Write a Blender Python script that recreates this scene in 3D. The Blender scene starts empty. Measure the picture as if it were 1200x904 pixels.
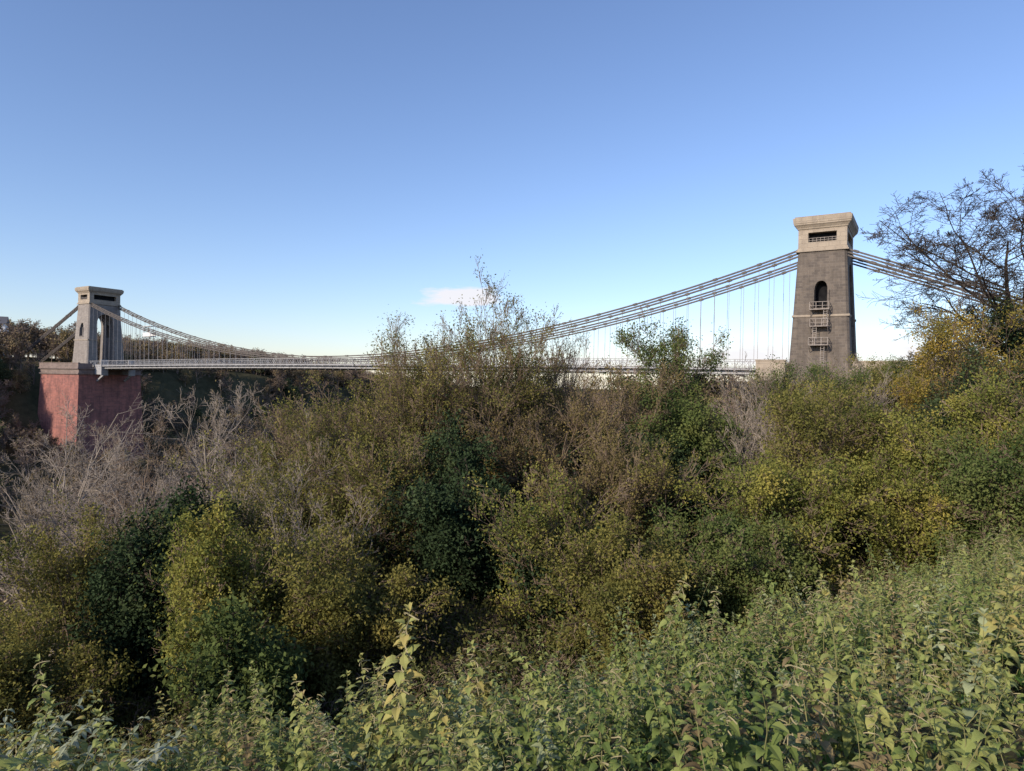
import bpy, math, random
import numpy as np
from mathutils import Matrix, Vector
rad=math.radians
scene=bpy.context.scene
# ------------------------------------------------------------------ materials
def newmat(name):
    m=bpy.data.materials.new(name); m.use_nodes=True
    nt=m.node_tree
    for n in list(nt.nodes): nt.nodes.remove(n)
    out=nt.nodes.new('ShaderNodeOutputMaterial')
    return m,nt,out
def ramp(nt,stops):
    r=nt.nodes.new('ShaderNodeValToRGB')
    e=r.color_ramp.elements
    e[0].position=stops[0][0]; e[0].color=(*stops[0][1],1)
    e[1].position=stops[-1][0]; e[1].color=(*stops[-1][1],1)
    for p,c in stops[1:-1]:
        k=e.new(p); k.color=(*c,1)
    return r
def noise(nt,scale,detail=4,vec=None,rough=0.6):
    n=nt.nodes.new('ShaderNodeTexNoise'); n.inputs['Scale'].default_value=scale
    n.inputs['Detail'].default_value=detail; n.inputs['Roughness'].default_value=rough
    if vec is not None: nt.links.new(vec,n.inputs['Vector'])
    return n
def math_(nt,op,a,b=None,c=None,clamp=False):
    n=nt.nodes.new('ShaderNodeMath'); n.operation=op; n.use_clamp=clamp
    for i,v in enumerate((a,b,c)):
        if v is None: continue
        if isinstance(v,(int,float)): n.inputs[i].default_value=v
        else: nt.links.new(v,n.inputs[i])
    return n.outputs[0]
def leafmat(name,stops,transl=0.3,inst=0.0,nscale=0.6,rough=0.6,gloss=0.0):
    m,nt,out=newmat(name)
    at=nt.nodes.new('ShaderNodeAttribute'); at.attribute_name='rnd'
    geo=nt.nodes.new('ShaderNodeNewGeometry')
    nz=noise(nt,nscale,1,geo.outputs['Position'])
    a=math_(nt,'MULTIPLY',at.outputs['Fac'],0.45)
    b=math_(nt,'MULTIPLY_ADD',nz.outputs['Fac'],1.4,-0.42)
    s=math_(nt,'ADD',a,b)
    if inst>0:
        oi=nt.nodes.new('ShaderNodeObjectInfo')
        k=math_(nt,'MULTIPLY_ADD',oi.outputs['Random'],inst,-inst/2)
        s=math_(nt,'ADD',s,k)
    r=ramp(nt,stops); nt.links.new(s,r.inputs[0])
    if gloss>0:
        p=nt.nodes.new('ShaderNodeBsdfPrincipled')
        nt.links.new(r.outputs[0],p.inputs['Base Color'])
        p.inputs['Roughness'].default_value=rough
        p.inputs['Specular IOR Level'].default_value=gloss
    else:
        p=nt.nodes.new('ShaderNodeBsdfDiffuse'); nt.links.new(r.outputs[0],p.inputs[0])
    if transl>0:
        t=nt.nodes.new('ShaderNodeBsdfTranslucent'); nt.links.new(r.outputs[0],t.inputs[0])
        mx=nt.nodes.new('ShaderNodeMixShader'); mx.inputs[0].default_value=transl
        nt.links.new(p.outputs[0],mx.inputs[1]); nt.links.new(t.outputs[0],mx.inputs[2])
        nt.links.new(mx.outputs[0],out.inputs[0])
    else: nt.links.new(p.outputs[0],out.inputs[0])
    return m
def simplemat(name,c1,c2,scale=2.0,rough=0.8,metal=0.0,coord='Object'):
    m,nt,out=newmat(name)
    tc=nt.nodes.new('ShaderNodeTexCoord')
    nz=noise(nt,scale,2,tc.outputs[coord])
    r=ramp(nt,[(0.3,c1),(0.7,c2)]); nt.links.new(nz.outputs['Fac'],r.inputs[0])
    if rough>.89:
        p=nt.nodes.new('ShaderNodeBsdfDiffuse'); nt.links.new(r.outputs[0],p.inputs[0])
    else:
        p=nt.nodes.new('ShaderNodeBsdfPrincipled'); nt.links.new(r.outputs[0],p.inputs['Base Color'])
        p.inputs['Roughness'].default_value=rough; p.inputs['Metallic'].default_value=metal
    nt.links.new(p.outputs[0],out.inputs[0])
    return m
def masonry(name,c1,c2,mortar,bw,bh,stain=(0.08,0.07,0.06),stain_amt=0.5):
    m,nt,out=newmat(name)
    tc=nt.nodes.new('ShaderNodeTexCoord')
    sp=nt.nodes.new('ShaderNodeSeparateXYZ'); nt.links.new(tc.outputs['Object'],sp.inputs[0])
    u=math_(nt,'ADD',sp.outputs[0],sp.outputs[1])
    cb=nt.nodes.new('ShaderNodeCombineXYZ'); nt.links.new(u,cb.inputs[0]); nt.links.new(sp.outputs[2],cb.inputs[1])
    br=nt.nodes.new('ShaderNodeTexBrick'); nt.links.new(cb.outputs[0],br.inputs['Vector'])
    br.inputs['Scale'].default_value=1.0
    br.inputs['Brick Width'].default_value=bw; br.inputs['Row Height'].default_value=bh
    br.inputs['Mortar Size'].default_value=0.035; br.inputs['Mortar Smooth'].default_value=0.3
    br.inputs['Color1'].default_value=(*c1,1); br.inputs['Color2'].default_value=(*c2,1); br.inputs['Mortar'].default_value=(*mortar,1)
    br.inputs['Bias'].default_value=-0.1
    nz=noise(nt,0.35,8,tc.outputs['Object'],0.7)
    mp=nt.nodes.new('ShaderNodeMapping'); mp.inputs['Scale'].default_value=(1.2,1.2,0.12); nt.links.new(tc.outputs['Object'],mp.inputs[0])
    nz2=noise(nt,1.0,5,mp.outputs[0],0.65)
    s=math_(nt,'MULTIPLY',nz.outputs['Fac'],nz2.outputs['Fac'])
    rr=ramp(nt,[(0.18,(0,0,0)),(0.36,(1,1,1))]); nt.links.new(s,rr.inputs[0])
    f=math_(nt,'MULTIPLY',rr.outputs[0],stain_amt)
    mx=nt.nodes.new('ShaderNodeMix'); mx.data_type='RGBA'
    nt.links.new(f,mx.inputs[0]); nt.links.new(br.outputs['Color'],mx.inputs[6]); mx.inputs[7].default_value=(*stain,1)
    p=nt.nodes.new('ShaderNodeBsdfPrincipled'); nt.links.new(mx.outputs[2],p.inputs['Base Color']); p.inputs['Roughness'].default_value=0.9
    bp=nt.nodes.new('ShaderNodeBump'); bp.inputs['Strength'].default_value=0.5; bp.inputs['Distance'].default_value=0.06
    nzb=noise(nt,3.0,6,tc.outputs['Object'],0.7)
    hh=math_(nt,'SUBTRACT',nzb.outputs['Fac'],br.outputs['Fac'])
    nt.links.new(hh,bp.inputs['Height']); nt.links.new(bp.outputs[0],p.inputs['Normal'])
    nt.links.new(p.outputs[0],out.inputs[0])
    return m
# ------------------------------------------------------------------ mesh helpers
def mesh_quads(name,verts,quads,mats,matidx=None,rnd=None,smooth=None):
    me=bpy.data.meshes.new(name)
    verts=np.asarray(verts,dtype=np.float32); quads=np.asarray(quads,dtype=np.int32)
    me.vertices.add(len(verts)); me.vertices.foreach_set('co',verts.ravel())
    me.loops.add(quads.size); me.loops.foreach_set('vertex_index',quads.ravel())
    me.polygons.add(len(quads))
    me.polygons.foreach_set('loop_start',np.arange(0,quads.size,4,dtype=np.int32))
    try: me.polygons.foreach_set('loop_total',np.full(len(quads),4,dtype=np.int32))
    except Exception: pass
    for m in mats: me.materials.append(m)
    if matidx is not None: me.polygons.foreach_set('material_index',np.asarray(matidx,dtype=np.int32))
    me.update(calc_edges=True)
    if smooth is not None: me.polygons.foreach_set('use_smooth',np.asarray(smooth,dtype=bool))
    if rnd is not None:
        a=me.attributes.new('rnd','FLOAT','FACE'); a.data.foreach_set('value',np.asarray(rnd,dtype=np.float32))
    return me
def addobj(name,me,parent=None,loc=(0,0,0)):
    o=bpy.data.objects.new(name,me); scene.collection.objects.link(o); o.location=loc
    if parent: o.parent=parent
    return o
class Acc:
    def __init__(s): s.v=[];s.q=[];s.m=[];s.r=[];s.n=0
    def add(s,v,q,m=0,r=None):
        v=np.asarray(v,dtype=np.float32).reshape(-1,3); q=np.asarray(q,dtype=np.int64).reshape(-1,4)
        s.v.append(v); s.q.append(q+s.n); s.n+=len(v)
        s.m.append(np.full(len(q),m)); s.r.append(np.zeros(len(q)) if r is None else r)
    def mesh(s,name,mats,smooth=False):
        q=np.concatenate(s.q)
        return mesh_quads(name,np.concatenate(s.v),q,mats,np.concatenate(s.m),np.concatenate(s.r),np.full(len(q),smooth))
BQ=np.array([[0,1,3,2],[4,6,7,5],[0,4,5,1],[2,3,7,6],[0,2,6,4],[1,5,7,3]])
def beam(acc,p0,p1,w,h,m=0,up=(0,0,1)):
    p0=np.array(p0,float);p1=np.array(p1,float); d=p1-p0; d/=np.linalg.norm(d)+1e-9
    up=np.array(up,float)
    if abs(d@up)>0.98: up=np.array([0,1.0,0])
    a=np.cross(d,up); a/=np.linalg.norm(a); b=np.cross(a,d)
    vs=[]
    for p in (p0,p1):
        for i in (-.5,.5):
            for j in (-.5,.5): vs.append(p+a*w*i+b*h*j)
    acc.add(vs,BQ,m)
def box(acc,x0,x1,y0,y1,z0,z1,m=0):
    vs=[(x,y,z) for x in (x0,x1) for y in (y0,y1) for z in (z0,z1)]
    acc.add(vs,BQ,m)
def tbox(acc,cx,cy,z0,z1,a0,b0,a1,b1,m=0):
    vs=[]
    for sx in (-.5,.5):
        for sy in (-.5,.5):
            for z,a,b in ((z0,a0,b0),(z1,a1,b1)): vs.append((cx+sx*a,cy+sy*b,z))
    acc.add(vs,BQ,m)
# ------------------------------------------------------------------ terrain
U=np.array([-.854,.5203]); NN=np.array([.5203,.854]); RX,RY=52.0,114.0; SPAN=224.8; DZ=3.0
def sstep(a,b,t):
    t=np.clip((t-a)/(b-a),0,1); return t*t*(3-2*t)
def wob(x,y,f,seed=0.0):
    return (np.sin(x*f+seed)*np.cos(y*f*1.13+seed*2)+.5*np.sin(x*f*2.1+1.3+seed)*np.sin(y*f*2.3+.4))
def sn(x,y):
    dx=x-RX; dy=y-RY
    return dx*U[0]+dy*U[1], dx*NN[0]+dy*NN[1]
def edge(x,y): return y-(7.6+np.where(x>0,.62,.45)*x)
def H(x,y):
    x=np.asarray(x,float); y=np.asarray(y,float)
    s,n=sn(x,y)
    g=np.interp(s,[-60,-12,0,10,30,60,95,110,150,170,200,217,240,251,300,600,3000],[0,0,-1.5,-4.5,-15,-38,-66,-70,-70,-58,-40,-30,-22,0,5,12,12])
    zp=np.interp(y,[0,15,25,60,110],[-8.2,-9.0,-7.5,-3,1.2])
    far=-np.clip((n-80)*.10,0,45)
    r=np.hypot(x,y)
    zb=zp+g+far+wob(x,y,.11)*.5*sstep(20,60,r)
    zmm=-1.6-.30*np.clip(y,-8,20)+np.where(x>0,.19*np.minimum(x,40),.10*np.maximum(x,-20))+wob(x,y,.9,1.)*.07
    t=sstep(0,6,edge(x,y))
    return zmm*(1-t)+zb*t
rs=np.concatenate([[0.0],np.geomspace(.6,9000,210)]); th=np.linspace(0,2*np.pi,361)[:-1]
Rg,Tg=np.meshgrid(rs,th,indexing='ij'); X=Rg*np.sin(Tg); Y=Rg*np.cos(Tg)
Z=H(X,Y); Z=np.where(Rg>900,Z*(1-sstep(900,2500,Rg))+(-75)*sstep(900,2500,Rg),Z)
nr,na=X.shape
V=np.stack([X,Y,Z],-1).reshape(-1,3)
i,j=np.meshgrid(np.arange(nr-1),np.arange(na),indexing='ij'); j2=(j+1)%na
Q=np.stack([i*na+j,i*na+j2,(i+1)*na+j2,(i+1)*na+j],-1).reshape(-1,4)
gm,nt,out=newmat('ground_soil')
geo=nt.nodes.new('ShaderNodeNewGeometry')
n1=noise(nt,.25,8,geo.outputs['Position'],.7); n2=noise(nt,6,5,geo.outputs['Position'])
s=math_(nt,'MULTIPLY_ADD',n2.outputs['Fac'],.4,math_(nt,'MULTIPLY',n1.outputs['Fac'],.6))
r=ramp(nt,[(.35,(.04,.036,.024)),(.5,(.08,.075,.042)),(.65,(.12,.10,.06))]); nt.links.new(s,r.inputs[0])
p=nt.nodes.new('ShaderNodeBsdfDiffuse'); nt.links.new(r.outputs[0],p.inputs[0]); nt.links.new(p.outputs[0],out.inputs[0])
addobj('ground',mesh_quads('ground',V,Q,[gm],smooth=np.ones(len(Q),bool)))
# ------------------------------------------------------------------ bridge
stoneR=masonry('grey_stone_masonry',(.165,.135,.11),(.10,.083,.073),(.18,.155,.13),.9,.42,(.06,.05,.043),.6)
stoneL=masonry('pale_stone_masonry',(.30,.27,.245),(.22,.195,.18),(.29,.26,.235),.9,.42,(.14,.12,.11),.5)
cream=masonry('cream_ashlar',(.40,.335,.26),(.33,.275,.215),(.30,.25,.20),1.6,.7,(.19,.155,.125),.45)
redst=masonry('red_sandstone',(.38,.15,.12),(.24,.10,.09),(.31,.17,.15),1.3,.55,(.12,.06,.055),.75)
capst=masonry('parapet_stone',(.25,.19,.17),(.18,.14,.13),(.25,.2,.18),1.4,.5,(.1,.08,.07),.5)
iron=simplemat('chain_iron',(.065,.054,.048),(.115,.097,.088),1.5,.7,.0)
rodm=simplemat('rod_iron',(.20,.19,.19),(.28,.27,.27),1.5,.6,.0)
white=simplemat('pale_painted_steel',(.25,.25,.26),(.36,.36,.37),.8,.6)
whitep=simplemat('white_paint',(.6,.6,.6),(.75,.75,.75),.8,.6)
galv=simplemat('galvanised_steel',(.20,.17,.15),(.32,.28,.25),2,.6)
dark=simplemat('dark_opening',(.01,.01,.012),(.02,.02,.022),1,.9)  # near-black tone standing in for the unlit inside of openings
asph=simplemat('asphalt',(.04,.04,.042),(.06,.06,.06),4,.9)
bridge=bpy.data.objects.new('suspension_bridge',None); scene.collection.objects.link(bridge)
ang=math.atan2(U[1],U[0]); bridge.location=(RX,RY,DZ); bridge.rotation_euler=(0,0,ang)
def camber(x): return .7*(1-((x-SPAN/2)/(SPAN/2))**2) if 0<=x<=SPAN else 0.0
def chz(x):
    if x<0: return 20.0+.405*x
    if x>SPAN: return 21.4-.405*(x-SPAN)
    return 2.0+(18.0 if x<SPAN/2 else 19.4)*((x-SPAN/2)/(SPAN/2))**2
CY=4.4
a=Acc(); N=92; xs=np.linspace(-4.5,SPAN+4.5,N+1)
for k in range(N):
    x0,x1=xs[k],xs[k+1]; z0,z1=camber(x0),camber(x1)
    for yy in (-CY,CY):
        beam(a,(x0,yy,z0-.65),(x1,yy,z1-.65),.25,.8,0)
        beam(a,(x0,yy,z0-.2),(x1,yy,z1-.2),.5,.08,0)
        beam(a,(x0,yy,z0-1.1),(x1,yy,z1-1.1),.5,.08,0)
    for yy in (-5.3,5.3):
        beam(a,(x0,yy,z0-.28),(x1,yy,z1-.28),.14,.3,0)
        beam(a,(x0,yy,z0+1.35),(x1,yy,z1+1.35),.12,.1,0)
        beam(a,(x0,yy,z0+.12),(x1,yy,z1+.12),.08,.08,0)
        M=3
        for q in range(M):
            xa=x0+(x1-x0)*q/M; xb=x0+(x1-x0)*(q+1)/M
            beam(a,(xa,yy,z0+.1),(xb,yy,z1+1.3),.04,.045,0); beam(a,(xa,yy,z0+1.3),(xb,yy,z1+.1),.04,.045,0)
        beam(a,(x0,yy,z0-.1),(x0,yy,z0+1.42),.10,.10,0)
    beam(a,(x0,-5.3,z0-.5),(x0,5.3,z0-.5),.2,.18,0); beam(a,(x0,-4.2,z0-1.35),(x0,4.2,z0-1.35),.2,.14,0)
    for q in range(6):
        ya=-4.2+8.4*q/6; yb=ya+1.4
        beam(a,(x0,ya,z0-(.5 if q%2 else 1.35)),(x0,yb,z0-(1.35 if q%2 else .5)),.08,.08,0)
addobj('deck_girders_and_parapets',a.mesh('deck',[white]),bridge)
a=Acc()
for k in range(N):
    x0,x1=xs[k],xs[k+1]; beam(a,(x0,0,camber(x0)-.12),(x1,0,camber(x1)-.12),10.3,.16,0)
addobj('road_deck',a.mesh('road_deck',[asph]),bridge)
a=Acc(); step=SPAN/92
nodes=[k*step for k in range(-21,92+22)]
for yy in (-CY,CY):
    for ci,dz in enumerate((-.5,0,.5)):
        for k in range(len(nodes)-1):
            x0,x1=nodes[k],nodes[k+1]
            for dy in (-.13,.13):
                beam(a,(x0,yy+dy,chz(x0)+dz),(x1,yy+dy,chz(x1)+dz),.09,.24,0)
            if (k+ci)%3==0:
                beam(a,(x0-.35,yy,chz(x0-.35)+dz),(x0+.35,yy,chz(x0+.35)+dz),.46,.38,0)
addobj('suspension_chains',a.mesh('chains',[iron]),bridge)
a=Acc()
for yy in (-CY,CY):
    for k in range(2,91):
        x=k*step
        top=chz(x)-.1
        if top-camber(x)>.3: beam(a,(x,yy,camber(x)-.3),(x,yy,top),.06,.06,0,(1,0,0))
addobj('suspension_rods',a.mesh('rods',[rodm]),bridge)
a=Acc(); cx=SPAN-37
for yy in (CY,):
    zc=chz(cx)
    box(a,cx-2,cx+2,yy-.9,yy+.9,zc-1.9,zc-1.75); 
    for sx in (-1.9,1.9):
        for sy in (-.85,.85): box(a,cx+sx-.06,cx+sx+.06,yy+sy-.06,yy+sy+.06,zc-1.75,zc+1.2)
    box(a,cx-2,cx+2,yy-.9,yy+.9,zc+1.2,zc+1.32); box(a,cx-1.8,cx+1.8,yy+.93,yy+.97,zc-1.7,zc-.7); box(a,cx-1.8,cx+1.8,yy-.97,yy-.93,zc-1.7,zc-.7)
addobj('maintenance_cradle',a.mesh('cradle',[whitep]),bridge)
# towers
def archprofile(w,h,n=10):
    hw=w/2; pts=[(-hw,0)]; rise=w*.75
    for i in range(n+1):
        t=i/n
        pts.append((-hw*math.cos(t*math.pi/2)**.85, h-rise+rise*math.sin(t*math.pi/2)**.95))
    return pts+[(-x,z) for x,z in pts[::-1][1:]]
import bmesh
def prism(name,prof,axis,c,z0,d0,d1):
    bm=bmesh.new(); A=[];B=[]
    for (p,z) in prof:
        if axis=='x': A.append(bm.verts.new((d0,c+p,z0+z))); B.append(bm.verts.new((d1,c+p,z0+z)))
        else: A.append(bm.verts.new((c+p,d0,z0+z))); B.append(bm.verts.new((c+p,d1,z0+z)))
    n=len(prof)
    bm.faces.new(A); bm.faces.new(B[::-1])
    for i in range(n): bm.faces.new((A[i],B[i],B[(i+1)%n],A[(i+1)%n]))
    bmesh.ops.recalc_face_normals(bm,faces=bm.faces)
    me=bpy.data.meshes.new(name); bm.to_mesh(me); bm.free()
    return me
def solidbox(name,z0,z1,a0,b0,a1,b1,ch=0.0):
    bm=bmesh.new(); 
    def ring(z,a,b,c):
        a/=2;b/=2
        if c<=0: return [bm.verts.new(p) for p in ((-a,-b,z),(a,-b,z),(a,b,z),(-a,b,z))]
        return [bm.verts.new(p) for p in ((-a+c,-b,z),(a-c,-b,z),(a,-b+c,z),(a,b-c,z),(a-c,b,z),(-a+c,b,z),(-a,b-c,z),(-a,-b+c,z))]
    A=ring(z0,a0,b0,ch);B=ring(z1,a1,b1,ch); n=len(A)
    bm.faces.new(A[::-1]); bm.faces.new(B)
    for i in range(n): bm.faces.new((A[i],A[(i+1)%n],B[(i+1)%n],B[i]))
    bmesh.ops.recalc_face_normals(bm,faces=bm.faces)
    me=bpy.data.meshes.new(name); bm.to_mesh(me); bm.free()
    return me
def boolcut(base,cutters):
    o=bpy.data.objects.new('tmp',base); scene.collection.objects.link(o); cs=[]
    for c in cutters:
        co=bpy.data.objects.new('cut',c); scene.collection.objects.link(co); cs.append(co)
        md=o.modifiers.new('b','BOOLEAN'); md.operation='DIFFERENCE'; md.object=co; md.solver='EXACT'
    dg=bpy.context.evaluated_depsgraph_get(); dg.update()
    me=bpy.data.meshes.new_from_object(o.evaluated_get(dg))
    for c in cs: bpy.data.objects.remove(c)
    bpy.data.objects.remove(o)
    return me
def tower(name,xc,stone,base_z,D=0.0,A0=9.7):
    root=bpy.data.objects.new(name,None); scene.collection.objects.link(root)
    P=bridge.location; d=Vector((U[0],U[1],0))
    root.location=P+d*xc; root.rotation_euler=(0,0,ang)
    zt=20.4-D; kx=(A0-7.2)/zt; ky=2.3/zt
    body=solidbox('body',base_z,zt,A0-kx*base_z,12.4-ky*base_z,7.2,10.1,.35)
    cuts=[prism('c1',archprofile(5.6,17.2),'x',0,.02,-9,9),
          prism('c2',archprofile(1.9,4.4),'y',0,9.7,-9,9)]
    me=boolcut(body,cuts); me.materials.clear(); me.materials.append(stone)
    addobj('body',me,root)
    a=Acc()
    for sgn in (-1,1):
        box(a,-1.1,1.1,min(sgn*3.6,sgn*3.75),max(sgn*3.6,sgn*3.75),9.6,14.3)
    addobj('window_dark_panel',a.mesh('sh',[dark]),root)  # near-black panels paint the shade inside the arched window openings
    a=Acc()
    for sgn in (-1,1):
        yf=sgn*(12.4-ky*10)/2
        for sx in (-1.1,1.1): beam(a,(sx,yf+sgn*.03,9.7),(sx,yf-sgn*.12,12.6),.28,.3)
        beam(a,(-1.35,yf+.02*sgn,9.6),(1.35,yf+.02*sgn,9.6),.4,.22)
    addobj('window_surround',a.mesh('ws',[stone]),root)
    a=Acc()
    zz=8.3; w=A0-kx*zz; bb=12.4-ky*zz
    for sgn in (-1,1):
        box(a,-w/2-.12,w/2+.12,sgn*(bb/2+.01)-.12,sgn*(bb/2+.01)+.12,zz,zz+.32)
        for q in (-1,1):
            y0,y1=(2.95,bb/2-.115) if q>0 else (-bb/2+.115,-2.95)
            box(a,sgn*(w/2+.01)-.11,sgn*(w/2+.01)+.11,y0,y1,zz+.003,zz+.317)
    addobj('string_course',a.mesh('sc',[cream]),root)
    a=Acc()
    tbox(a,0,0,20.4-D,20.62-D,7.8,10.6,7.8,10.6); tbox(a,0,0,20.62-D,20.95-D,7.5,10.35,7.5,10.35)
    tbox(a,0,0,24.1-D,24.35-D,7.4,10.3,7.6,10.5); tbox(a,0,0,24.35-D,24.75-D,7.65,10.55,8.3,11.2)
    tbox(a,0,0,24.75-D,25.0-D,8.4,11.3,8.4,11.3); tbox(a,0,0,25.0-D,25.85-D,8.55,11.45,8.7,11.6); tbox(a,0,0,25.85-D,26.1-D,8.2,11.0,8.2,11.0)
    addobj('cornice',a.mesh('co',[cream]),root)
    fr=solidbox('frieze',20.95-D,24.1-D,7.2,10.0,7.2,10.0)
    cuts=[prism('c3',[(-2.1,0),(-2.1,1.55),(2.1,1.55),(2.1,0)],'y',0,21.95-D,-8,8),
          prism('c4',[(-3.6,0),(-3.6,1.55),(3.6,1.55),(3.6,0)],'x',0,21.95-D,-8,8)]
    me=boolcut(fr,cuts); me.materials.clear(); me.materials.append(cream); addobj('frieze',me,root)
    a=Acc(); box(a,-2.6,2.6,-3.9,3.9,21.9-D,23.6-D); addobj('saddle_slot_dark_fill',a.mesh('scb',[dark]),root)  # solid near-black block stands in for the shaded hollow behind the slot
    a=Acc()
    for sgn in (-1,1):
        for z in (22.25,22.6): beam(a,(-2.1,sgn*4.85,z-D),(2.1,sgn*4.85,z-D),.06,.06)
        for q in range(8): x=-2.0+q*.57; beam(a,(x,sgn*4.85,21.95-D),(x,sgn*4.85,22.62-D),.05,.05,0,(1,0,0))
    addobj('opening_railing',a.mesh('or',[galv]),root)
    return root
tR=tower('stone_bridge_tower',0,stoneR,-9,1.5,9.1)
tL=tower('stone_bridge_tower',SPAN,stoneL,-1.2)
a=Acc()
for (z,w,dd) in ((9.3,2.8,1.5),(6.6,2.6,1.6),(3.6,2.8,1.8)):
    yb=(12.4-2.3*z/18.9)/2
    box(a,-w/2,w/2,yb,yb+dd,z,z+.12)
    for x in (-w/2,-w/6,w/6,w/2): box(a,x-.04,x+.04,yb+dd-.08,yb+dd,z+.12,z+1.2)
    for x in (-w/2+.04,w/2-.04):
        box(a,x-.04,x+.04,yb,yb+dd-.08,z+1.13,z+1.2); box(a,x-.04,x+.04,yb,yb+dd-.08,z+.6,z+.65)
        beam(a,(x,yb+.05,z-1.1),(x,yb+dd-.1,z),.08,.08)
    box(a,-w/2,w/2,yb+dd-.08,yb+dd,z+1.2,z+1.27); box(a,-w/2,w/2,yb+dd-.08,yb+dd,z+.6,z+.65)
for (x,z0,z1,y) in ((-.9,6.7,9.3,7.1),(.6,3.7,6.6,7.3),(-.6,-2,3.6,7.5)):
    for dx in (-.25,.25): beam(a,(x+dx,y,z0),(x+dx,y-.2,z1),.07,.07)
    n=int((z1-z0)/.35)
    for q in range(n): beam(a,(x-.25,y-.2*q/n,z0+q*.35+.2),(x+.25,y-.2*q/n,z0+q*.35+.2),.05,.05)
addobj('access_ladder',a.mesh('al',[galv]),tR)
a=Acc()
for sgn in (-1,1):
    box(a,4.9,9.5,sgn*6.6-.4,sgn*6.6+.4,-2,1.2); box(a,4.8,9.6,sgn*6.6-.5,sgn*6.6+.5,1.2,1.4)
    box(a,-22,-4.9,sgn*6.6-.4,sgn*6.6+.4,-4,1.0); box(a,-22.,-4.8,sgn*6.6-.5,sgn*6.6+.5,1.0,1.2)
box(a,-40,9.3,-6.1,6.1,-12,-.25)
ab=addobj('stone_abutment',a.mesh('ab',[cream]));ab.location=bridge.location; ab.rotation_euler=(0,0,ang)
ra=bpy.data.objects.new('red_sandstone_abutment',None); scene.collection.objects.link(ra)
ra.location=bridge.location+Vector((U[0],U[1],0))*SPAN; ra.rotation_euler=(0,0,ang)
a=Acc(); xm=4.7
tbox(a,xm,0,-38,-3.0,24.6+3,20+3,24.6,20)
addobj('battered_wall',a.mesh('bw',[redst]),ra)
a=Acc()
tbox(a,xm,0,-3.0,-2.5,25.4,20.8,25.6,21.0)
tbox(a,xm,0,-2.5,-1.25,24.8,20.2,24.8,20.2)
tbox(a,xm,0,-1.25,-.85,25.8,21.2,25.8,21.2)
for sy in (-1,1): box(a,xm-12.6,xm+12.6,sy*10.1-.25,sy*10.1+.25,-.85,.6); box(a,xm-12.7,xm+12.7,sy*10.1-.35,sy*10.1+.35,.6,.8)
for sy in (-1,1): box(a,xm-12.6,xm-12.1,min(sy*6,sy*9.84),max(sy*6,sy*9.84),-.85,.6)
addobj('parapet',a.mesh('pp',[capst]),ra)
a=Acc()
for sy in (-4.4,4.4):
    box(a,-12,-7.95,sy-.9,sy+.9,-2.9,.3); box(a,-12.3,-11.9,sy-1.1,sy+1.1,-3.2,1.9)
    beam(a,(-8,sy,-5),(-12,sy,-2.9),.6,.6)
addobj('deck_bearing_bracket',a.mesh('db',[white]),ra)
hs=bpy.data.objects.new('white_house',None); scene.collection.objects.link(hs); hx,hy=-203.,264.; hs.location=(hx,hy,float(H(hx,hy))); hs.rotation_euler=(0,0,.5)
a=Acc(); box(a,-6,6,-4,4,-1,13); addobj('walls',a.mesh('w',[whitep]),hs)
slate=simplemat('slate',(.07,.07,.08),(.12,.12,.13),3,.8)
a=Acc(); 
a.add([(-6.4,-4.5,13),(6.4,-4.5,13),(6.4,0,16),(-6.4,0,16),(-6.4,4.5,13),(6.4,4.5,13)],[[0,1,2,3],[3,2,5,4],[0,3,4,4],[1,5,5,2]])
addobj('roof',a.mesh('r',[slate]),hs)
a=Acc()
for z in (1.5,4.8,8.0,10.8):
    for x in (-4.2,-1.4,1.4,4.2): box(a,x-.55,x+.55,-4.03,-3.9,z,z+1.6)
addobj('windows',a.mesh('wi',[dark]),hs)
# ------------------------------------------------------------------ trees
def norm(v): return v/(np.linalg.norm(v,axis=-1,keepdims=True)+1e-9)
def march(rng,st,d,L,K,wb,trop):
    P=np.zeros((len(st),K,3)); P[:,0]=st; d=norm(d.copy()); stp=(L/(K-1))[:,None]
    for k in range(1,K):
        P[:,k]=P[:,k-1]+d*stp
        d=d+rng.normal(0,wb,d.shape); d[:,2]+=trop; d=norm(d)
    return P
def children(rng,P,R,L,nper,t0,am,asd,ratio,K,wb,trop,shape,rr=.6):
    N,KP,_=P.shape; idx=np.repeat(np.arange(N),nper); M=len(idx)
    t=t0+(1-t0)*((np.tile(np.arange(nper),N)+rng.random(M))/nper)
    f=t*(KP-1); i0=np.minimum(f.astype(int),KP-2); fr=(f-i0)[:,None]
    pos=P[idx,i0]*(1-fr)+P[idx,i0+1]*fr; tan=norm(P[idx,i0+1]-P[idx,i0])
    rv=norm(rng.normal(0,1,(M,3))); perp=norm(rv-tan*np.sum(rv*tan,-1,keepdims=True))
    an=np.radians(rng.normal(am,asd,M))[:,None]
    d=tan*np.cos(an)+perp*np.sin(an)
    Lc=L[idx]*ratio*shape(t)*rng.uniform(.65,1.25,M)
    r0=(R[idx,i0]*(1-fr[:,0])+R[idx,i0+1]*fr[:,0])*rr
    Pc=march(rng,pos,d,Lc,K,wb,trop)
    Rc=r0[:,None]*np.linspace(1,.35,K)[None]
    return Pc,Rc,Lc,idx
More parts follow.
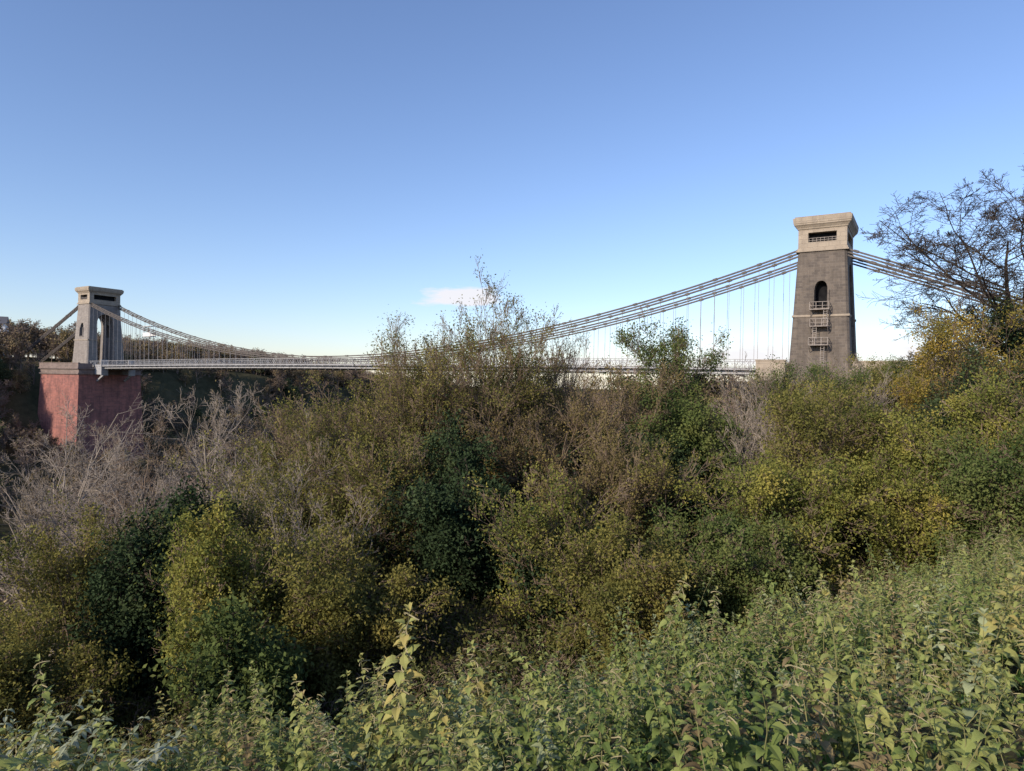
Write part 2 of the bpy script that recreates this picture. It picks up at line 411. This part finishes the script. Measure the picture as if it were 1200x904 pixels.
def tubes(acc,P,R,S,m):
    N,K,_=P.shape
    T=norm(np.gradient(P,axis=1)); ref=np.where(np.abs(T[...,2:3])>.9,np.array([1.,0,0]),np.array([0,0,1.]))
    A=norm(np.cross(T,ref)); B=np.cross(T,A)
    an=np.arange(S)*2*np.pi/S
    ring=P[:,:,None]+R[:,:,None,None]*(np.cos(an)[None,None,:,None]*A[:,:,None]+np.sin(an)[None,None,:,None]*B[:,:,None])
    n,k,s=np.meshgrid(np.arange(N),np.arange(K-1),np.arange(S),indexing='ij'); s2=(s+1)%S
    b=n*K*S
    q=np.stack([b+k*S+s,b+k*S+s2,b+(k+1)*S+s2,b+(k+1)*S+s],-1).reshape(-1,4)
    acc.add(ring.reshape(-1,3),q,m,np.repeat(np.random.RandomState(1).rand(N),(K-1)*S))
def leaves(acc,rng,C,size,m,rnd,asp=.55):
    M=len(C); u=norm(rng.normal(0,1,(M,3))); w=norm(rng.normal(0,1,(M,3))+np.array([0,0,.6])); v=norm(np.cross(w,u))
    s=(size*rng.uniform(.6,1.3,M))[:,None]
    vs=np.stack([C+u*s,C+v*s*asp,C-u*s,C-v*s*asp],1)
    acc.add(vs.reshape(-1,3),np.arange(M*4).reshape(-1,4),m,rnd)
KIND={
 'bare':dict(stems=2,n=(13,8,7,5),t0=.2,ang=44,trop=.025,leaf=900,ls=.05,lj=.12,ivy=0,r=.009),
 'barebig':dict(stems=1,n=(20,10,8,7),t0=.16,ang=54,trop=.015,leaf=1500,ls=.05,lj=.12,ivy=16000,r=.016),
 'twig':dict(stems=11,n=(8,6,5,3),t0=.2,ang=26,trop=.045,leaf=1500,ls=.045,lj=.12,ivy=0,r=.007),
 'twigleaf':dict(stems=9,n=(8,6,5,3),t0=.15,ang=30,trop=.04,leaf=18000,ls=.05,lj=.15,ivy=5000,r=.007),
 'sparse':dict(stems=3,n=(10,7,6,4),t0=.18,ang=40,trop=.04,leaf=24000,ls=.062,lj=.22,ivy=12000,r=.010),
 'wispy':dict(stems=9,n=(12,8,6,3),t0=.12,ang=30,trop=.04,leaf=52000,ls=.05,lj=.2,ivy=9000,r=.008),
 'bush':dict(stems=8,n=(8,7,5,3),t0=.06,ang=44,trop=.03,leaf=50000,ls=.053,lj=.2,ivy=0,r=.008),
 'ivyclad':dict(stems=4,n=(9,6,4,3),t0=.08,ang=45,trop=.03,leaf=30000,ls=.07,lj=.22,ivy=14000,r=.01),
 'wood_bare':dict(stems=1,n=(10,7,6,4),t0=.2,ang=38,trop=.04,leaf=250,ls=.18,lj=.3,ivy=0,r=.03),
 'wood_leaf':dict(stems=1,n=(9,6,4),t0=.15,ang=45,trop=.04,leaf=2600,ls=.22,lj=.5,ivy=0,r=.04),
 'clump':dict(stems=9,n=(5,4,3),t0=.05,ang=50,trop=.02,leaf=1300,ls=.045,lj=.08,ivy=0,r=.006),
}
def tree_mesh(name,seed,kind,height,width,mats):
    rng=np.random.default_rng(seed); k=KIND[kind]; S=k['stems']
    a=rng.random(S)*2*np.pi; rr=.05*height*np.sqrt(rng.random(S))*(S>1)
    st=np.stack([rr*np.cos(a),rr*np.sin(a),np.zeros(S)-.3],-1)
    lean=(.12 if S<3 else .33)
    d=np.stack([np.cos(a)*lean*rng.uniform(.3,1.2,S),np.sin(a)*lean*rng.uniform(.3,1.2,S),np.ones(S)],-1)
    L=height*rng.uniform(.7,1.0,S); P=march(rng,st,d,L,12,.045,.03)
    r0=height*(.020 if S<3 else .010)
    R=r0*np.linspace(1,.12,12)[None]*np.ones((S,1))
    lv=[(P,R,L)]
    sh0=lambda t:np.sin(np.pi*np.clip(.18+.75*(1-t)**.9,0,1))+.12
    sh=lambda t:1.05-.55*t
    ratios=(.48,.5,.52,.6)
    idxs=[]
    for li,n in enumerate(k['n']):
        Pp,Rp,Lp=lv[-1]
        Kp=(8,6,5,4)[li]
        Pc,Rc,Lc,ix=children(rng,Pp,Rp,Lp,n,k['t0'] if li==0 else .18,k['ang'],10,ratios[li],Kp,(.07,.08,.09,.09)[li]*(1.4 if kind=='barebig' else 1),k['trop'],sh0 if li==0 else sh,.55)
        lv.append((Pc,Rc,Lc)); idxs.append(ix)
    allp=np.concatenate([l[0].reshape(-1,3) for l in lv])
    sz=height/np.percentile(allp[:,2],99.8); rad_=np.percentile(np.hypot(allp[:,0],allp[:,1]),95); sx=(width/2)/rad_
    sc=np.array([sx,sx,sz])
    lv=[(p*sc,r,l) for p,r,l in lv]
    acc=Acc()
    for li,(p,r,l) in enumerate(lv):
        tubes(acc,p,np.maximum(r,k['r']*(1.0 if li<len(lv)-1 else .8)),(7,5,4,3,3)[li],0)
    if k['leaf']>0:
        p=lv[-1][0]; Nb=len(p)
        w1=rng.random(len(lv[2][0]))
        par=idxs[-1]
        for q in range(len(idxs)-2,1,-1): par=idxs[q][par]
        bw=(w1[par%len(w1)]**1.6+.04)*rng.random(Nb)
        hz=np.clip(p[:,0,2]/height,0,1); 
        if kind in('wispy','twigleaf'): bw=bw*(1.1-.3*hz)
        bw/=bw.sum()
        M=k['leaf']; bi=rng.choice(Nb,M,p=bw); t=rng.random(M)*(p.shape[1]-1.001); i0=t.astype(int); f=(t-i0)[:,None]
        C=p[bi,i0]*(1-f)+p[bi,i0+1]*f+rng.normal(0,k['lj'],(M,3))
        C[:,2]=np.maximum(C[:,2],-.2)
        brr=rng.random(len(w1))[par%len(w1)]
        leaves(acc,rng,C,k['ls'],1,.6*brr[bi]+.4*rng.random(M))
    if k['ivy']>0:
        M=k['ivy']
        pp=np.concatenate([lv[0][0][:,:9].reshape(-1,3)]*2+[lv[1][0][:,:5].reshape(-1,3)]); 
        lim=height*(.62 if kind!='barebig' else .5); pp=pp[pp[:,2]<lim]
        cw=rng.random(len(pp))**2; cw/=cw.sum()
        bi=rng.choice(len(pp),M,p=cw); jit=.42 if kind!='barebig' else .5
        dirs=norm(rng.normal(0,1,(M,3))); C=pp[bi]+dirs*(np.abs(rng.normal(jit,.2,M))[:,None])*np.array([1,1,1.6])
        C[:,2]=np.maximum(C[:,2],-.2)
        leaves(acc,rng,C,.07,2,.3*(rng.random(len(pp))[bi])+.6*rng.random(M),.8)
    return acc.mesh(name,mats)
barkp=simplemat('pale_bark',(.20,.165,.135),(.35,.30,.25),1.2,.95)
barkb=simplemat('brown_bark',(.14,.10,.07),(.25,.19,.14),1.2,.95)
barkd=simplemat('dark_bark',(.035,.028,.024),(.075,.06,.05),1.2,.95)
olive=leafmat('olive_leaves',[(0,(.08,.095,.03)),(.4,(.175,.17,.05)),(.7,(.26,.235,.07)),(1,(.37,.30,.085))],.35)
yellowg=leafmat('yellow_green_leaves',[(0,(.08,.105,.03)),(.35,(.18,.20,.052)),(.7,(.30,.285,.072)),(1,(.42,.35,.09))],.35)
greenl=leafmat('green_leaves',[(0,(.05,.08,.028)),(.5,(.12,.155,.05)),(1,(.23,.24,.078))],.3)
ivym=leafmat('ivy_leaves',[(0,(.022,.036,.018)),(.6,(.045,.068,.032)),(1,(.09,.115,.05))],.1)
golden=leafmat('golden_leaves',[(0,(.09,.09,.025)),(.35,(.20,.175,.045)),(.7,(.37,.27,.06)),(1,(.5,.34,.075))],.35)
brownl=leafmat('brown_leaves',[(0,(.11,.09,.045)),(.5,(.20,.16,.07)),(1,(.30,.235,.09))],.3)
T=[
 ('birch_tree','wispy',-2.6,34,4.8,8.5,barkb,olive),
 ('birch_tree','wispy',-4.9,34,2.7,7.0,barkb,olive),
 ('birch_tree','wispy',-8.0,32,-.4,6.5,barkb,olive),
 ('birch_tree','wispy',0.0,36,3.0,6.5,barkb,olive),
 ('ivy_clad_tree','ivyclad',-3.0,27,-1.6,5.0,barkd,ivym),
 ('ivy_clad_tree','ivyclad',-1.4,25,-3.0,4.6,barkd,ivym),
 ('birch_tree','wispy',-5.6,26,-2.2,5.5,barkb,olive),
 ('autumn_shrub','bush',-4.8,20,-4.8,4.0,barkb,olive),
 ('hazel_tree','twig',3.4,37,2.6,5.5,barkb,brownl),
 ('hazel_tree','twigleaf',1.2,31,.5,5.5,barkb,brownl),
 ('hazel_tree','twigleaf',5.0,33,1.0,5.0,barkb,brownl),
 ('hazel_tree','twigleaf',1.4,23,-3.0,4.5,barkb,yellowg),
 ('autumn_shrub','bush',3.3,20,-4.0,3.8,barkb,olive),
 ('hazel_tree','twigleaf',2.8,25,-1.4,5.0,barkb,brownl),
 ('ash_tree','sparse',9.2,38,4.0,6.5,barkb,greenl),
 ('ivy_clad_tree','ivyclad',8.6,34,-.6,6.5,barkd,greenl),
 ('ivy_clad_tree','ivyclad',6.0,30,-2.0,4.5,barkd,ivym),
 ('hazel_tree','twigleaf',5.2,26,-2.0,4.5,barkb,olive),
 ('autumn_shrub','bush',7.2,22,-4.2,4.0,barkb,greenl),
 ('thorn_thicket','twig',13.2,36,1.2,5.5,barkp,brownl),
 ('thorn_thicket','twig',16.5,41,1.3,6.0,barkp,brownl),
 ('thorn_thicket','twig',11.5,31,-.8,4.5,barkp,brownl),
 ('autumn_shrub','bush',12.6,28,.1,6.0,barkb,olive),
 ('autumn_shrub','bush',14.6,25,-1.1,5.0,barkb,yellowg),
 ('autumn_shrub','bush',10.0,24.5,-2.6,5.0,barkb,yellowg),
 ('autumn_shrub','bush',17.5,40,1.4,6.5,barkb,greenl),
 ('autumn_shrub','bush',24.5,47,2.0,7.0,barkb,olive),
 ('autumn_shrub','bush',28.5,50,3.0,7.0,barkb,greenl),
 ('thorn_thicket','twig',22.0,44,2.2,6.0,barkp,brownl),
 ('holly_bush','bush',18.0,28.5,1.0,5.0,barkd,ivym),
 ('hawthorn_bush','bush',21.5,31,3.8,7.0,barkb,golden),
 ('holly_bush','bush',19.6,29,1.6,3.4,barkd,ivym),
 ('hawthorn_bush','bush',18.0,24.5,.9,6.0,barkb,yellowg),
 ('hawthorn_bush','bush',16.4,22.0,-1.5,4.5,barkb,greenl),
 ('oak_tree','barebig',33.2,45,15.6,17,barkd,brownl),
 ('oak_tree','barebig',38.5,50,15.0,17,barkd,brownl),
 ('bare_ash_tree','bare',-27.5,40,-1.6,11,barkp,brownl),
 ('bare_ash_tree','bare',-31,50,-4,12,barkp,brownl),
 ('bare_ash_tree','bare',-18.2,42,-.3,10,barkp,brownl),
 ('bare_ash_tree','bare',-13.5,40,-1.2,8,barkb,brownl),
 ('bare_ash_tree','bare',-24.5,46,-3.0,10,barkb,brownl),
 ('bare_ash_tree','bare',-19.5,34,-4.0,8,barkp,brownl),
 ('autumn_shrub','bush',-15.6,25,-4.8,5.5,barkb,olive),
 ('autumn_shrub','bush',-13.5,19,-6.6,4.0,barkb,olive),
 ('ivy_clad_tree','ivyclad',-12.2,22.5,-4.5,3.6,barkd,ivym),
 ('ivy_clad_tree','ivyclad',-10.9,24,-4.0,3.2,barkd,ivym),
 ('maple_tree','bush',-8.3,20,-3.9,3.4,barkb,yellowg),
 ('hazel_tree','twigleaf',-9.5,28,-2.0,7,barkp,olive),
 ('hazel_tree','twigleaf',-6.2,23,-3.4,5,barkp,olive),
 ('hazel_tree','twigleaf',-9.0,29,-3.6,5.5,barkb,brownl),
 ('ivy_clad_tree','ivyclad',-6.7,17,-5.6,3.2,barkd,greenl),
]
for i,(nm,kd,x,y,zt,w,bk,lf) in enumerate(T):
    z0=float(H(x,y)); h=max(zt-z0,2.0)
    me=tree_mesh(nm,100+i,kd,h,w,[bk,lf,ivym])
    o=addobj(nm,me,None,(x,y,z0)); 
# ------------------------------------------------------------------ instancing
def scatter(name,pts,rots,scl,idx,protos):
    me=bpy.data.meshes.new(name); me.vertices.add(len(pts)); me.vertices.foreach_set('co',np.asarray(pts,np.float32).ravel())
    a=me.attributes.new('rot','FLOAT_VECTOR','POINT'); a.data.foreach_set('vector',np.asarray(rots,np.float32).ravel())
    a=me.attributes.new('scl','FLOAT','POINT'); a.data.foreach_set('value',np.asarray(scl,np.float32))
    a=me.attributes.new('idx','INT','POINT'); a.data.foreach_set('value',np.asarray(idx,np.int32))
    me.update(); o=addobj(name,me)
    col=bpy.data.collections.new(name+'_plants')
    for k,pm in enumerate(protos):
        po=bpy.data.objects.new('%s_part_%02d'%(name,k),pm); col.objects.link(po)
    ng=bpy.data.node_groups.new(name+'_gn','GeometryNodeTree')
    ng.interface.new_socket('Geometry',in_out='INPUT',socket_type='NodeSocketGeometry'); ng.interface.new_socket('Geometry',in_out='OUTPUT',socket_type='NodeSocketGeometry')
    gi=ng.nodes.new('NodeGroupInput'); go=ng.nodes.new('NodeGroupOutput')
    ip=ng.nodes.new('GeometryNodeInstanceOnPoints'); ci=ng.nodes.new('GeometryNodeCollectionInfo')
    ci.inputs['Collection'].default_value=col; ci.inputs['Separate Children'].default_value=True; ci.inputs['Reset Children'].default_value=True
    def na_(nm,dt):
        n=ng.nodes.new('GeometryNodeInputNamedAttribute'); n.data_type=dt; n.inputs['Name'].default_value=nm
        return [q for q in n.outputs if q.enabled][0]
    ng.links.new(gi.outputs[0],ip.inputs['Points']); ng.links.new(ci.outputs[0],ip.inputs['Instance'])
    ip.inputs['Pick Instance'].default_value=True
    ng.links.new(na_('idx','INT'),ip.inputs['Instance Index']); ng.links.new(na_('rot','FLOAT_VECTOR'),ip.inputs['Rotation']); ng.links.new(na_('scl','FLOAT'),ip.inputs['Scale'])
    ng.links.new(ip.outputs[0],go.inputs[0])
    md=o.modifiers.new('scatter','NODES'); md.node_group=ng
    return o
wl=leafmat('hazed_woodland_leaves',[(0,(.13,.10,.075)),(.35,(.20,.15,.105)),(.7,(.25,.20,.105)),(1,(.31,.25,.125))],0,inst=.9,nscale=.05)  # leaf tones lightened to paint distance haze into the colour
we=leafmat('hazed_woodland_evergreen',[(0,(.05,.065,.035)),(.6,(.09,.11,.055)),(1,(.14,.155,.07))],0,inst=.5,nscale=.05)  # evergreen tones carry the same painted-in haze
wbk=simplemat('hazed_woodland_bark',(.19,.145,.12),(.28,.22,.185),.2,.95)  # bark lightened too, standing in for aerial haze
protos=[]
for k in range(4): protos.append(tree_mesh('wb%d'%k,500+k,'wood_bare',10,7.5,[wbk,wl,ivym]))
for k in range(3): protos.append(tree_mesh('wl%d'%k,520+k,'wood_leaf',9,7.5,[wbk,wl,ivym]))
for k in range(2): protos.append(tree_mesh('we%d'%k,540+k,'wood_leaf',9,6.0,[barkd,we,ivym]))
rng=np.random.default_rng(7)
M=6800
s_=rng.uniform(-60,345,M); n_=rng.uniform(-150,330,M)
x_=RX+U[0]*s_+NN[0]*n_; y_=RY+U[1]*s_+NN[1]*n_
r_=np.hypot(x_,y_)
ok=(r_>52)&(y_>20)&(x_/y_>-1.15)&(x_/y_<1.1)
ok&=~((np.abs(n_)<9)&((s_>215)|(s_<10)))
ok&=~((s_>208)&(s_<244)&(np.abs(n_)<14))
ok&=~(np.hypot(x_+196,y_-253)<16)
z_=H(x_,y_); z_-=.2
x_,y_,z_,s_,n_=[q[ok] for q in (x_,y_,z_,s_,n_)]
M=len(x_); sc=rng.uniform(.8,1.35,M)
sc=np.where(s_<20,sc*np.where(np.abs(n_)<30,.28,.36),sc); sc=np.where((s_>160)&(s_<250),sc*.9,sc); sc=np.where((s_>250)&(n_<20),sc*1.3,sc)
idx=rng.integers(0,7,M); idx=np.where(rng.random(M)<.08,rng.integers(7,9,M),idx)
idx=np.where((s_>243)&(n_<15)&(rng.random(M)<.25),rng.integers(7,9,M),idx)
scatter('distant_woodland',np.stack([x_,y_,z_],-1),np.stack([rng.normal(0,.05,M),rng.normal(0,.05,M),rng.random(M)*6.28],-1),sc,idx,protos)
print('wood',M)
ugm=leafmat('bramble_leaves',[(0,(.05,.06,.022)),(.5,(.11,.12,.04)),(1,(.21,.19,.06))],.25,inst=.5)
protos=[tree_mesh('cl%d'%k,600+k,'clump',1.1,1.7,[barkb,ugm,ivym]) for k in range(4)]
M=4200; x_=rng.uniform(-38,34,M); y_=rng.uniform(6,46,M); e=edge(x_,y_)
ok=(e>2.2)&(x_/y_>-1.0)&(x_/y_<1.0); x_,y_=x_[ok],y_[ok]; M=len(x_)
scatter('bramble_undergrowth',np.stack([x_,y_,H(x_,y_)-.1],-1),np.stack([rng.normal(0,.1,M),rng.normal(0,.1,M),rng.random(M)*6.28],-1),rng.uniform(.8,1.6,M),rng.integers(0,4,M),protos)
print('bramble',M)
# ------------------------------------------------------------------ nettles
def leafblade(acc,rng,base,d,L,W,m,rv,droop,smoothp=False):
    d=d/np.linalg.norm(d); side=np.cross(d,[0,0,1.]); side/=np.linalg.norm(side)+1e-9; up=np.cross(side,d)
    K=8; prof=np.array([.08,.75,1.0,.86,.78,.5,.38,.02]); ts=np.array([0,.12,.3,.42,.58,.7,.85,1.0])
    if smoothp: prof=np.array([.1,.55,.9,1.0,.95,.75,.4,.02])
    prof=prof*(1+.08*rng.normal(size=K)); fold=rng.uniform(.15,.5)
    pos=np.array(base,float); dd=d.copy(); vs=[]; tp=0
    for k in range(K):
        pos=pos+dd*L*(ts[k]-tp); tp=ts[k]
        dd=dd+np.array([0,0,-1])*droop*.22; dd/=np.linalg.norm(dd)
        w=W*.5*prof[k]
        vs+= [pos-side*w+up*w*fold,pos,pos+side*w+up*w*fold]
    q=[]
    for k in range(K-1):
        b=k*3; q+=[[b,b+1,b+4,b+3],[b+1,b+2,b+5,b+4]]
    acc.add(vs,q,m,np.full(len(q),rv))
def nettle(seed,h,kind=0):
    rng=np.random.default_rng(seed); acc=Acc()
    P=march(rng,np.array([[0,0,0.]]),np.array([[rng.normal(0,.2),rng.normal(0,.2),1]]),np.array([h]),8,.08,.03)
    tubes(acc,P,np.linspace(.0045,.0015,8)[None],4,0)
    nodes=int(h/.055); a0=rng.random()*6.28
    for k in range(nodes):
        t=.18+.82*(k+.5)/nodes; f=t*7; i=min(int(f),6); p=P[0,i]*(1-(f-i))+P[0,i+1]*(f-i)
        sz=(.078*(1-t)**.4+.022)*rng.uniform(.75,1.25); 
        for q in (0,1):
            if rng.random()<.1: continue
            an=a0+k*1.571+q*math.pi+rng.normal(0,.25); el=rng.normal(.2+.6*t**3,.25)
            d=np.array([math.cos(an)*math.cos(el),math.sin(an)*math.cos(el),math.sin(el)])
            b=p+d*sz*.35
            leafblade(acc,rng,b,d,sz*1.15,sz*.72,1,rng.random()*.8+.25*t,rng.uniform(.4,1.3))
            if rng.random()<.7 and t>.3:
                an2=an+rng.normal(0,.7); d2=np.array([math.cos(an2)*.7,math.sin(an2)*.7,.6])
                leafblade(acc,rng,p+d2*.02,d2,sz*.65,sz*.38,1,rng.random()*.8+.25*t,.8)
        if kind==1 and t>.45:
            for q in range(3):
                an=rng.random()*6.28; Pq=march(rng,p[None],np.array([[math.cos(an),math.sin(an),-.1]]),np.array([.06]),4,.15,-.2)
                tubes(acc,Pq,np.full((1,4),.0035),3,2)
    for q in range(5):
        an=rng.random()*6.28; d=np.array([math.cos(an)*.5,math.sin(an)*.5,.9]); leafblade(acc,rng,P[0,-1],d,.04,.022,1,.6+.4*rng.random(),.5)
    return acc
stemm=simplemat('nettle_stem',(.16,.16,.07),(.26,.24,.11),5,.95)
seedm=simplemat('nettle_seed',(.22,.19,.11),(.34,.30,.18),20,.95)
netm=leafmat('nettle_leaves',[(0,(.08,.125,.034)),(.3,(.17,.22,.062)),(.6,(.28,.315,.10)),(.85,(.38,.38,.13)),(1,(.46,.38,.13))],.3,inst=.4,nscale=.5,rough=.55,gloss=.12)
pale=leafmat('pale_leaves',[(0,(.19,.23,.12)),(.5,(.33,.37,.20)),(1,(.45,.47,.28))],.3,inst=.3,nscale=.5)
dead=leafmat('dead_leaves',[(0,(.15,.11,.06)),(.5,(.30,.23,.12)),(1,(.44,.35,.18))],.3,inst=.3,nscale=.5)
protos=[]
for k in range(7): protos.append(nettle(700+k,.60+.07*k,k%2).mesh('n%d'%k,[stemm,netm,seedm]))
for k in range(2): protos.append(nettle(720+k,.8,0).mesh('np%d'%k,[stemm,pale if k==0 else dead,seedm]))
def dock(seed):
    rng=np.random.default_rng(seed); acc=Acc()
    for q in range(14):
        an=rng.random()*6.28; el=rng.uniform(.3,1.2); d=np.array([math.cos(an)*math.cos(el),math.sin(an)*math.cos(el),math.sin(el)])
        L=rng.uniform(.1,.3); P=march(rng,np.array([[0,0,0.]]),d[None],np.array([L]),4,.08,.0); tubes(acc,P,np.full((1,4),.0025),3,0)
        d2=d.copy(); d2[2]*=.2; leafblade(acc,rng,P[0,-1],d2,rng.uniform(.08,.14),rng.uniform(.06,.10),1,rng.random(),.9)
    return acc
dockm=leafmat('dock_leaves',[(0,(.05,.10,.025)),(.5,(.10,.19,.045)),(1,(.18,.26,.07))],.25,inst=.4,rough=.5,gloss=.25)
for k in range(3): protos.append(dock(740+k).mesh('d%d'%k,[stemm,dockm,seedm]))
M=14500; x_=rng.uniform(-12,22,M); y_=rng.uniform(.2,21,M); e=edge(x_,y_); r_=np.hypot(x_,y_)
ok=(e<1.6)&(r_>2.3)&(x_/y_<1.3)&(x_/y_>-1.4)
x_,y_,r_=x_[ok],y_[ok],r_[ok]; M=len(x_)
clump=wob(x_,y_,1.3,2.)
idx=rng.integers(0,7,M); idx=np.where(rng.random(M)<.13+.14*(clump>.5),rng.integers(7,9,M),idx)
idx=np.where(rng.random(M)<.12+.35*(wob(x_,y_,.8,4.)>.7),rng.integers(9,12,M),idx)
sc=rng.uniform(.6,1.1,M)*(1+.26*clump)
tall=rng.random(M)<.04; sc=np.where(tall,sc*1.4,sc)
sc=np.where(r_<3.2,sc*.85,sc)
scatter('nettle_patch',np.stack([x_,y_,H(x_,y_)-.02],-1),np.stack([rng.normal(0,.24,M),rng.normal(0,.24,M),rng.random(M)*6.28],-1),sc,idx,protos)
print('nettles',M)
glau=leafmat('buddleia_leaves',[(0,(.16,.19,.12)),(.5,(.27,.30,.20)),(1,(.40,.42,.31))],.2,nscale=1.5)
for (bx,by,sd) in ((-2.9,4.3,1),(-3.9,5.2,2)):
    rg=np.random.default_rng(900+sd); acc=Acc()
    for q in range(22):
        an=rg.random()*6.28; P=march(rg,np.array([[0,0,0.]]),np.array([[math.cos(an)*.55,math.sin(an)*.55,1]]),np.array([rg.uniform(.8,1.3)]),9,.07,-.09)
        tubes(acc,P,np.linspace(.006,.002,9)[None],5,0)
        for k in range(13):
            t=.25+.75*k/13; f=t*8; i=min(int(f),7); p=P[0,i]*(1-f+i)+P[0,i+1]*(f-i)
            for e2 in (0,1):
                a2=k*1.57+e2*math.pi+rg.normal(0,.3); d=np.array([math.cos(a2),math.sin(a2),.25])
                leafblade(acc,rg,p,d,rg.uniform(.09,.15)*(1.15-.6*t),.034,1,rg.random(),rg.uniform(.5,1.3),True)
    addobj('buddleia_shrub',acc.mesh('buddleia',[stemm,glau]),None,(bx,by,float(H(bx,by))))
# ------------------------------------------------------------------ sky & sun
sun_el=rad(25); sun_dir=Vector((-.70,-.71,0)).normalized()
w=bpy.data.worlds.new('World'); scene.world=w; w.use_nodes=True; nt=w.node_tree
for n in list(nt.nodes): nt.nodes.remove(n)
out=nt.nodes.new('ShaderNodeOutputWorld'); bg=nt.nodes.new('ShaderNodeBackground'); sky=nt.nodes.new('ShaderNodeTexSky')
sky.sky_type='NISHITA'; sky.sun_disc=False; sky.sun_elevation=sun_el; sky.sun_rotation=math.atan2(sun_dir.x,sun_dir.y)
sky.air_density=1.05; sky.dust_density=0.4; sky.ozone_density=3.4; sky.altitude=50
tint=nt.nodes.new('ShaderNodeMix'); tint.data_type='RGBA'; tint.blend_type='MULTIPLY'; tint.inputs[0].default_value=1
nt.links.new(sky.outputs[0],tint.inputs[6]); tint.inputs[7].default_value=(1.06,1.0,1.10,1)
tc=nt.nodes.new('ShaderNodeTexCoord'); sp=nt.nodes.new('ShaderNodeSeparateXYZ'); nt.links.new(tc.outputs['Generated'],sp.inputs[0])
yy=math_(nt,'MAXIMUM',sp.outputs[1],.05); u=math_(nt,'DIVIDE',sp.outputs[0],yy); v=math_(nt,'DIVIDE',sp.outputs[2],yy)
mp=nt.nodes.new('ShaderNodeMapping'); mp.inputs['Scale'].default_value=(1,1,4); nt.links.new(tc.outputs['Generated'],mp.inputs[0])
nz=noise(nt,22,6,mp.outputs[0],.6); nf=math_(nt,'MULTIPLY_ADD',nz.outputs['Fac'],1.4,-.7)
def cloud(cu,cv,wu,wv,gain=1.0):
    du=math_(nt,'DIVIDE',math_(nt,'SUBTRACT',u,cu),wu); dv=math_(nt,'DIVIDE',math_(nt,'SUBTRACT',v,cv),wv)
    d=math_(nt,'SQRT',math_(nt,'ADD',math_(nt,'MULTIPLY',du,du),math_(nt,'MULTIPLY',dv,dv)))
    m=math_(nt,'SUBTRACT',1.0,d); m=math_(nt,'ADD',m,nf); return math_(nt,'MULTIPLY',m,gain,None,True)
ms=[cloud(-.075,.122,.070,.018,2.4),cloud(.35,.045,.10,.026,1.4),cloud(.60,.05,.10,.032,1.4),cloud(.12,.03,.12,.012,.8),cloud(-.75,.035,.2,.02,.6)]
m=ms[0]
for k in ms[1:]: m=math_(nt,'MAXIMUM',m,k)
mx=nt.nodes.new('ShaderNodeMix'); mx.data_type='RGBA'; nt.links.new(math_(nt,'MULTIPLY',m,.9),mx.inputs[0]); nt.links.new(tint.outputs[2],mx.inputs[6]); mx.inputs[7].default_value=(5.5,5.35,5.55,1)
nt.links.new(mx.outputs[2],bg.inputs[0]); bg.inputs[1].default_value=.172; nt.links.new(bg.outputs[0],out.inputs[0])
ld=bpy.data.lights.new('sun','SUN'); ld.energy=4.9; ld.angle=rad(1.0); ld.color=(1,.87,.70)
lo=bpy.data.objects.new('sun',ld); scene.collection.objects.link(lo)
d=Vector((sun_dir.x*math.cos(sun_el),sun_dir.y*math.cos(sun_el),math.sin(sun_el)))
lo.rotation_euler=d.to_track_quat('Z','Y').to_euler(); lo.location=d*300
# ------------------------------------------------------------------ camera
cd=bpy.data.cameras.new('camera'); cd.lens=24; cd.sensor_width=36; cd.clip_start=.05; cd.clip_end=20000
cam=bpy.data.objects.new('camera',cd); scene.collection.objects.link(cam)
mat=Matrix.Rotation(rad(90-.3),4,'X') @ Matrix.Rotation(rad(1.0),4,'Z')
cam.matrix_world=mat; scene.camera=cam
scene.view_settings.view_transform='Standard'; scene.view_settings.look='None'; scene.view_settings.exposure=0
